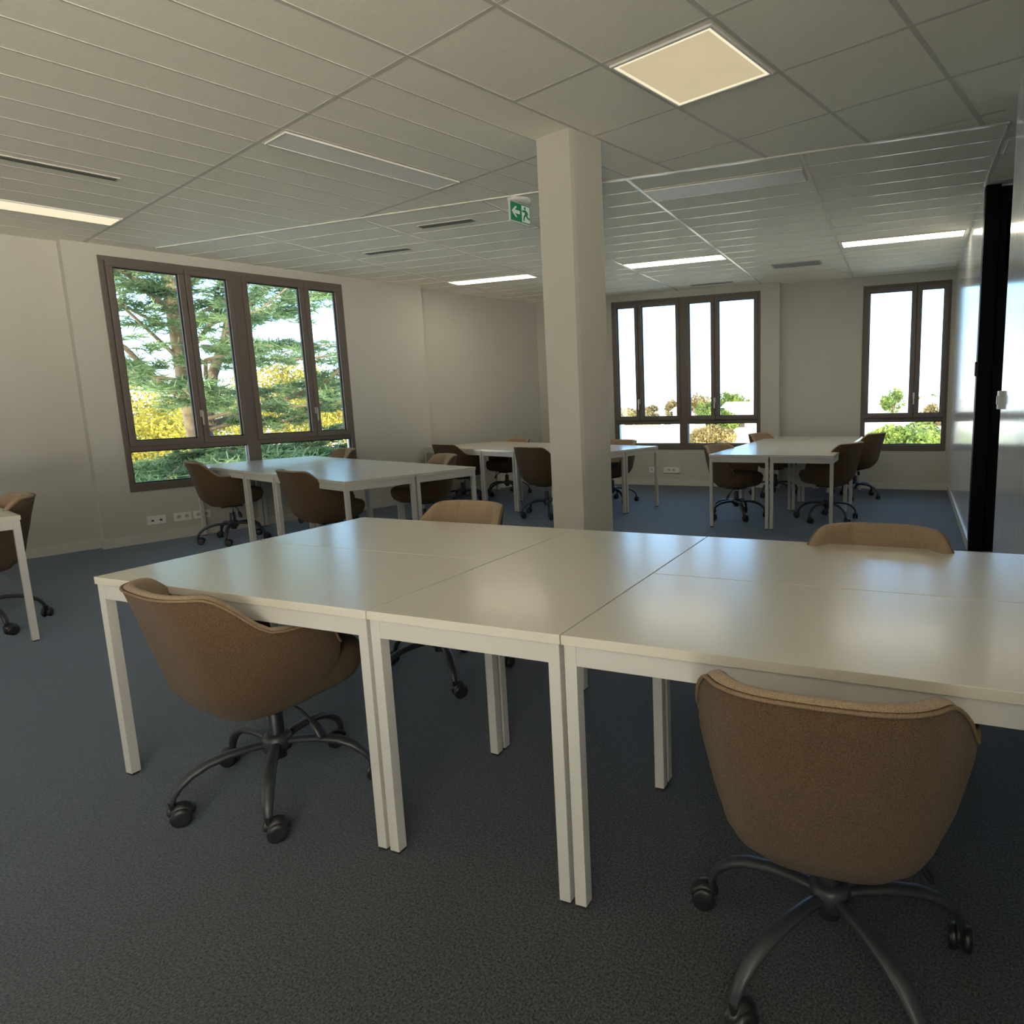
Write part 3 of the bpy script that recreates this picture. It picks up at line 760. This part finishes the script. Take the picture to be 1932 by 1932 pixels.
def leafy(name, label, cat, loc, rx, rz, n, m, size=.3, trunk=True, group=None, ry=None, lobes=14):
    """broadleaf tree: leaves scattered over many overlapping lobes; origin at the trunk foot"""
    root = empty(name, (loc[0], loc[1], GZ), 0, label, cat, group)
    zc_ = loc[2]-GZ; ry = ry or rx
    V, F = [], []
    L = []
    for _ in range(lobes):
        d = rv().normalized(); L.append((Vector((d.x*rx*.62, d.y*ry*.62, zc_+d.z*rz*.6)), rnd.uniform(.35, .55)))
    for k in range(n):
        c_, s_ = rnd.choice(L); d = rv().normalized()*(rnd.random()**.25)
        p = c_+Vector((d.x*rx*s_, d.y*ry*s_, d.z*rz*s_*1.1))
        a = rv().normalized(); bb_ = a.cross(rv()).normalized(); q = size*rnd.uniform(.5, 1.2)
        i = len(V); V += [(p-a*q)[:], (p+bb_*q*.5)[:], (p+a*q)[:], (p-bb_*q*.5)[:]]; F.append((i, i+1, i+2, i+3))
    tag(raw('foliage', V, F, m, root), kind='stuff')
    if trunk:
        t = MB(); t.tube([(0, 0, 0), (.1, 0, zc_*.5), (0, .1, zc_)], [.3, .22, .08], 8); t.build('trunk', 'bark', root)
    return root
G1 = 'sunlit trees beyond the left window'
for i, (x, y, z, rx, rz, lb) in enumerate([
 (-28.5, 17.0, 0.0, 3.5, 2.6, 'sunlit yellow-green tree low in the left pane of the left window'),
 (-38.5, 28.2, .15, 4.6, 3.0, 'sunlit yellow tree behind the cedar trunks in the left window'),
 (-31.5, 28.0, .95, 3.7, 2.8, 'bright yellow tree in the right half of the left window'),
 (-24.8, 25.3, .2, 2.9, 2.4, 'sunlit tree at the right edge of the left window')]):
    leafy('sunlit_tree', lb, 'tree', (x, y, z), rx, rz, 15000, 'yleaf', .10, True, G1)
G2 = 'trees in the town view'
leafy('garden_tree', 'dense green tree filling the low pane of the narrow far window', 'tree', (-.6, 38.0, -1.9), 2.6, 1.75, 9000, 'gleaf', .16, True, G2, 2.0)
leafy('garden_tree', 'dense green tree at the right end of the narrow far window low pane', 'tree', (1.75, 41.8, -2.1), 2.2, 1.7, 7000, 'gleaf', .16, True, G2, 2.0)
leafy('garden_tree', 'green tree with a thin crown against the sky in the narrow far window', 'tree', (-.9, 70, .6), 1.2, 1.3, 700, 'gleaf', .22, True, G2)
leafy('garden_tree', 'small dark tree in the right sash of the narrow far window', 'tree', (3.2, 96, -.05), 2.0, 1.1, 600, 'gleaf', .25, True, G2)
leafy('garden_tree', 'green rounded tree beside the white house in the double far window', 'tree', (-19.6, 82, -.15), 2.3, 2.2, 5000, 'gleaf', .25, True, G2)
leafy('garden_tree', 'small round dark tree right of the white house', 'tree', (-16.2, 84, 1.6), 1.2, 1.2, 900, 'gleaf', .25, True, G2)
leafy('garden_tree', 'brownish tree in the narrow sash right of the wide mullion', 'tree', (-23.0, 80, .2), 2.0, 1.6, 900, 'oleaf', .25, True, G2)
leafy('garden_tree', 'grey-green tree next to the brownish tree in the double far window', 'tree', (-20.9, 76, -.9), 1.8, 2.0, 2200, 'gleaf', .25, True, G2)
leafy('garden_tree', 'brown tree before the roofs in the second pane of the double window', 'tree', (-29.6, 89, -.3), 1.4, 1.5, 750, 'oleaf', .25, True, G2)
leafy('garden_tree', 'distant brown tree at the left end of the double far window', 'tree', (-34.0, 84, -1.0), 2.4, 1.3, 1100, 'oleaf', .25, True, G2)
leafy('garden_tree', 'low brown shrubby tree on the slope left of the handle', 'tree', (-29.0, 78, -1.3), 1.7, .9, 900, 'oleaf', .25, True, G2)
leafy('garden_tree', 'olive-brown tree filling the low right pane of the double far window', 'tree', (-14.3, 53.5, -2.5), 2.1, 1.6, 6000, 'oleaf', .18, True, G2)
leafy('garden_tree', 'yellow-green tree low in the wide right sash of the double window', 'tree', (-18.0, 68.5, -1.2), 2.2, 1.2, 3500, 'gleaf', .22, True, G2)
leafy('garden_tree', 'small tree over the roofs in the right sash of the narrow far window', 'tree', (1.9, 52, -.35), .85, .8, 700, 'oleaf', .2, True, G2)

leafy('garden_tree', 'small brown bush under the left pane of the double window', 'tree', (-32.5, 88, -.2), 1.0, .8, 500, 'oleaf', .2, True, G2)
leafy('garden_tree', 'low ragged tree below the roof line in the second pane', 'tree', (-26.0, 70, -1.7), 1.5, .8, 800, 'oleaf', .2, True, G2)
gr = MB(); gr.box(-150, 150, 14, 300, GZ-.5, GZ); gr.box(-150, -11, -120, 14, GZ-.5, GZ)
tag(gr.build('town_ground', 'ground'), 'pale sunlit ground of the town beyond the windows', 'ground')
def house(label, x, y, wx, wy, hz, roof, az=0, chim=False):
    root = empty('house', (x, y, GZ), az, label, 'house', 'houses in the town view')
    b = MB(); b.box(-wx/2, wx/2, -wy/2, wy/2, 0, hz); b.build('wall', 'hwall', root)
    r = MB(); e_ = .4
    if roof > 0:
        r.add([(-wx/2-e_, -wy/2-e_, hz), (wx/2+e_, -wy/2-e_, hz), (wx/2+e_, wy/2+e_, hz), (-wx/2-e_, wy/2+e_, hz), (-wx/2-e_, 0, hz+roof), (wx/2+e_, 0, hz+roof)],
              [(0, 1, 5, 4), (2, 3, 4, 5), (0, 4, 3), (1, 2, 5), (0, 3, 2, 1)])
    else: r.box(-wx/2-.2, wx/2+.2, -wy/2-.2, wy/2+.2, hz, hz+.25)
    rf = r.build('roof', 'hroof', root)
    if chim: c_ = MB(); c_.box(wx*.2, wx*.2+.7, -.4, .4, hz, hz+roof+.9); c_.build('chimney', 'hwall', rf)
    for k in range(max(1, int(wx/3))):
        xx = -wx/2+1.2+k*3
        if xx+1 < wx/2:
            w_ = MB(); w_.box(xx, xx+1.0, -wy/2-.05, -wy/2+.02, hz-2.1, hz-.9); w_.build('window', 'hdark', root)
house('white house with two chimneys beyond the wide right sash of the double window', -16.0, 76, 5, 8, 9.2, .6, .1, True)
house('long low white house at the left of the town view', -36, 99, 16, 8, 8.2, 1.2, .15)
house('pale house between the brown trees in the double window', -24, 90, 9, 8, 8.6, 1.3, -.1)
house('pale gabled house low in the left pane of the double window', -22.5, 60, 10, 9, 6.2, 1.7, .2)
house('flat white building low in the right pane of the double window', -11.5, 62, 7, 8, 6.2, .0, 0)
house('pale house seen through the narrow far window, left', -2.5, 78, 9, 8, 8.7, .9, .05)
house('pale house seen through the narrow far window, right', 6.4, 88, 8, 8, 9.0, .8, -.1)
house('pale house low behind the green hedge trees', .5, 58, 9, 7, 7.1, 1.0, .1)
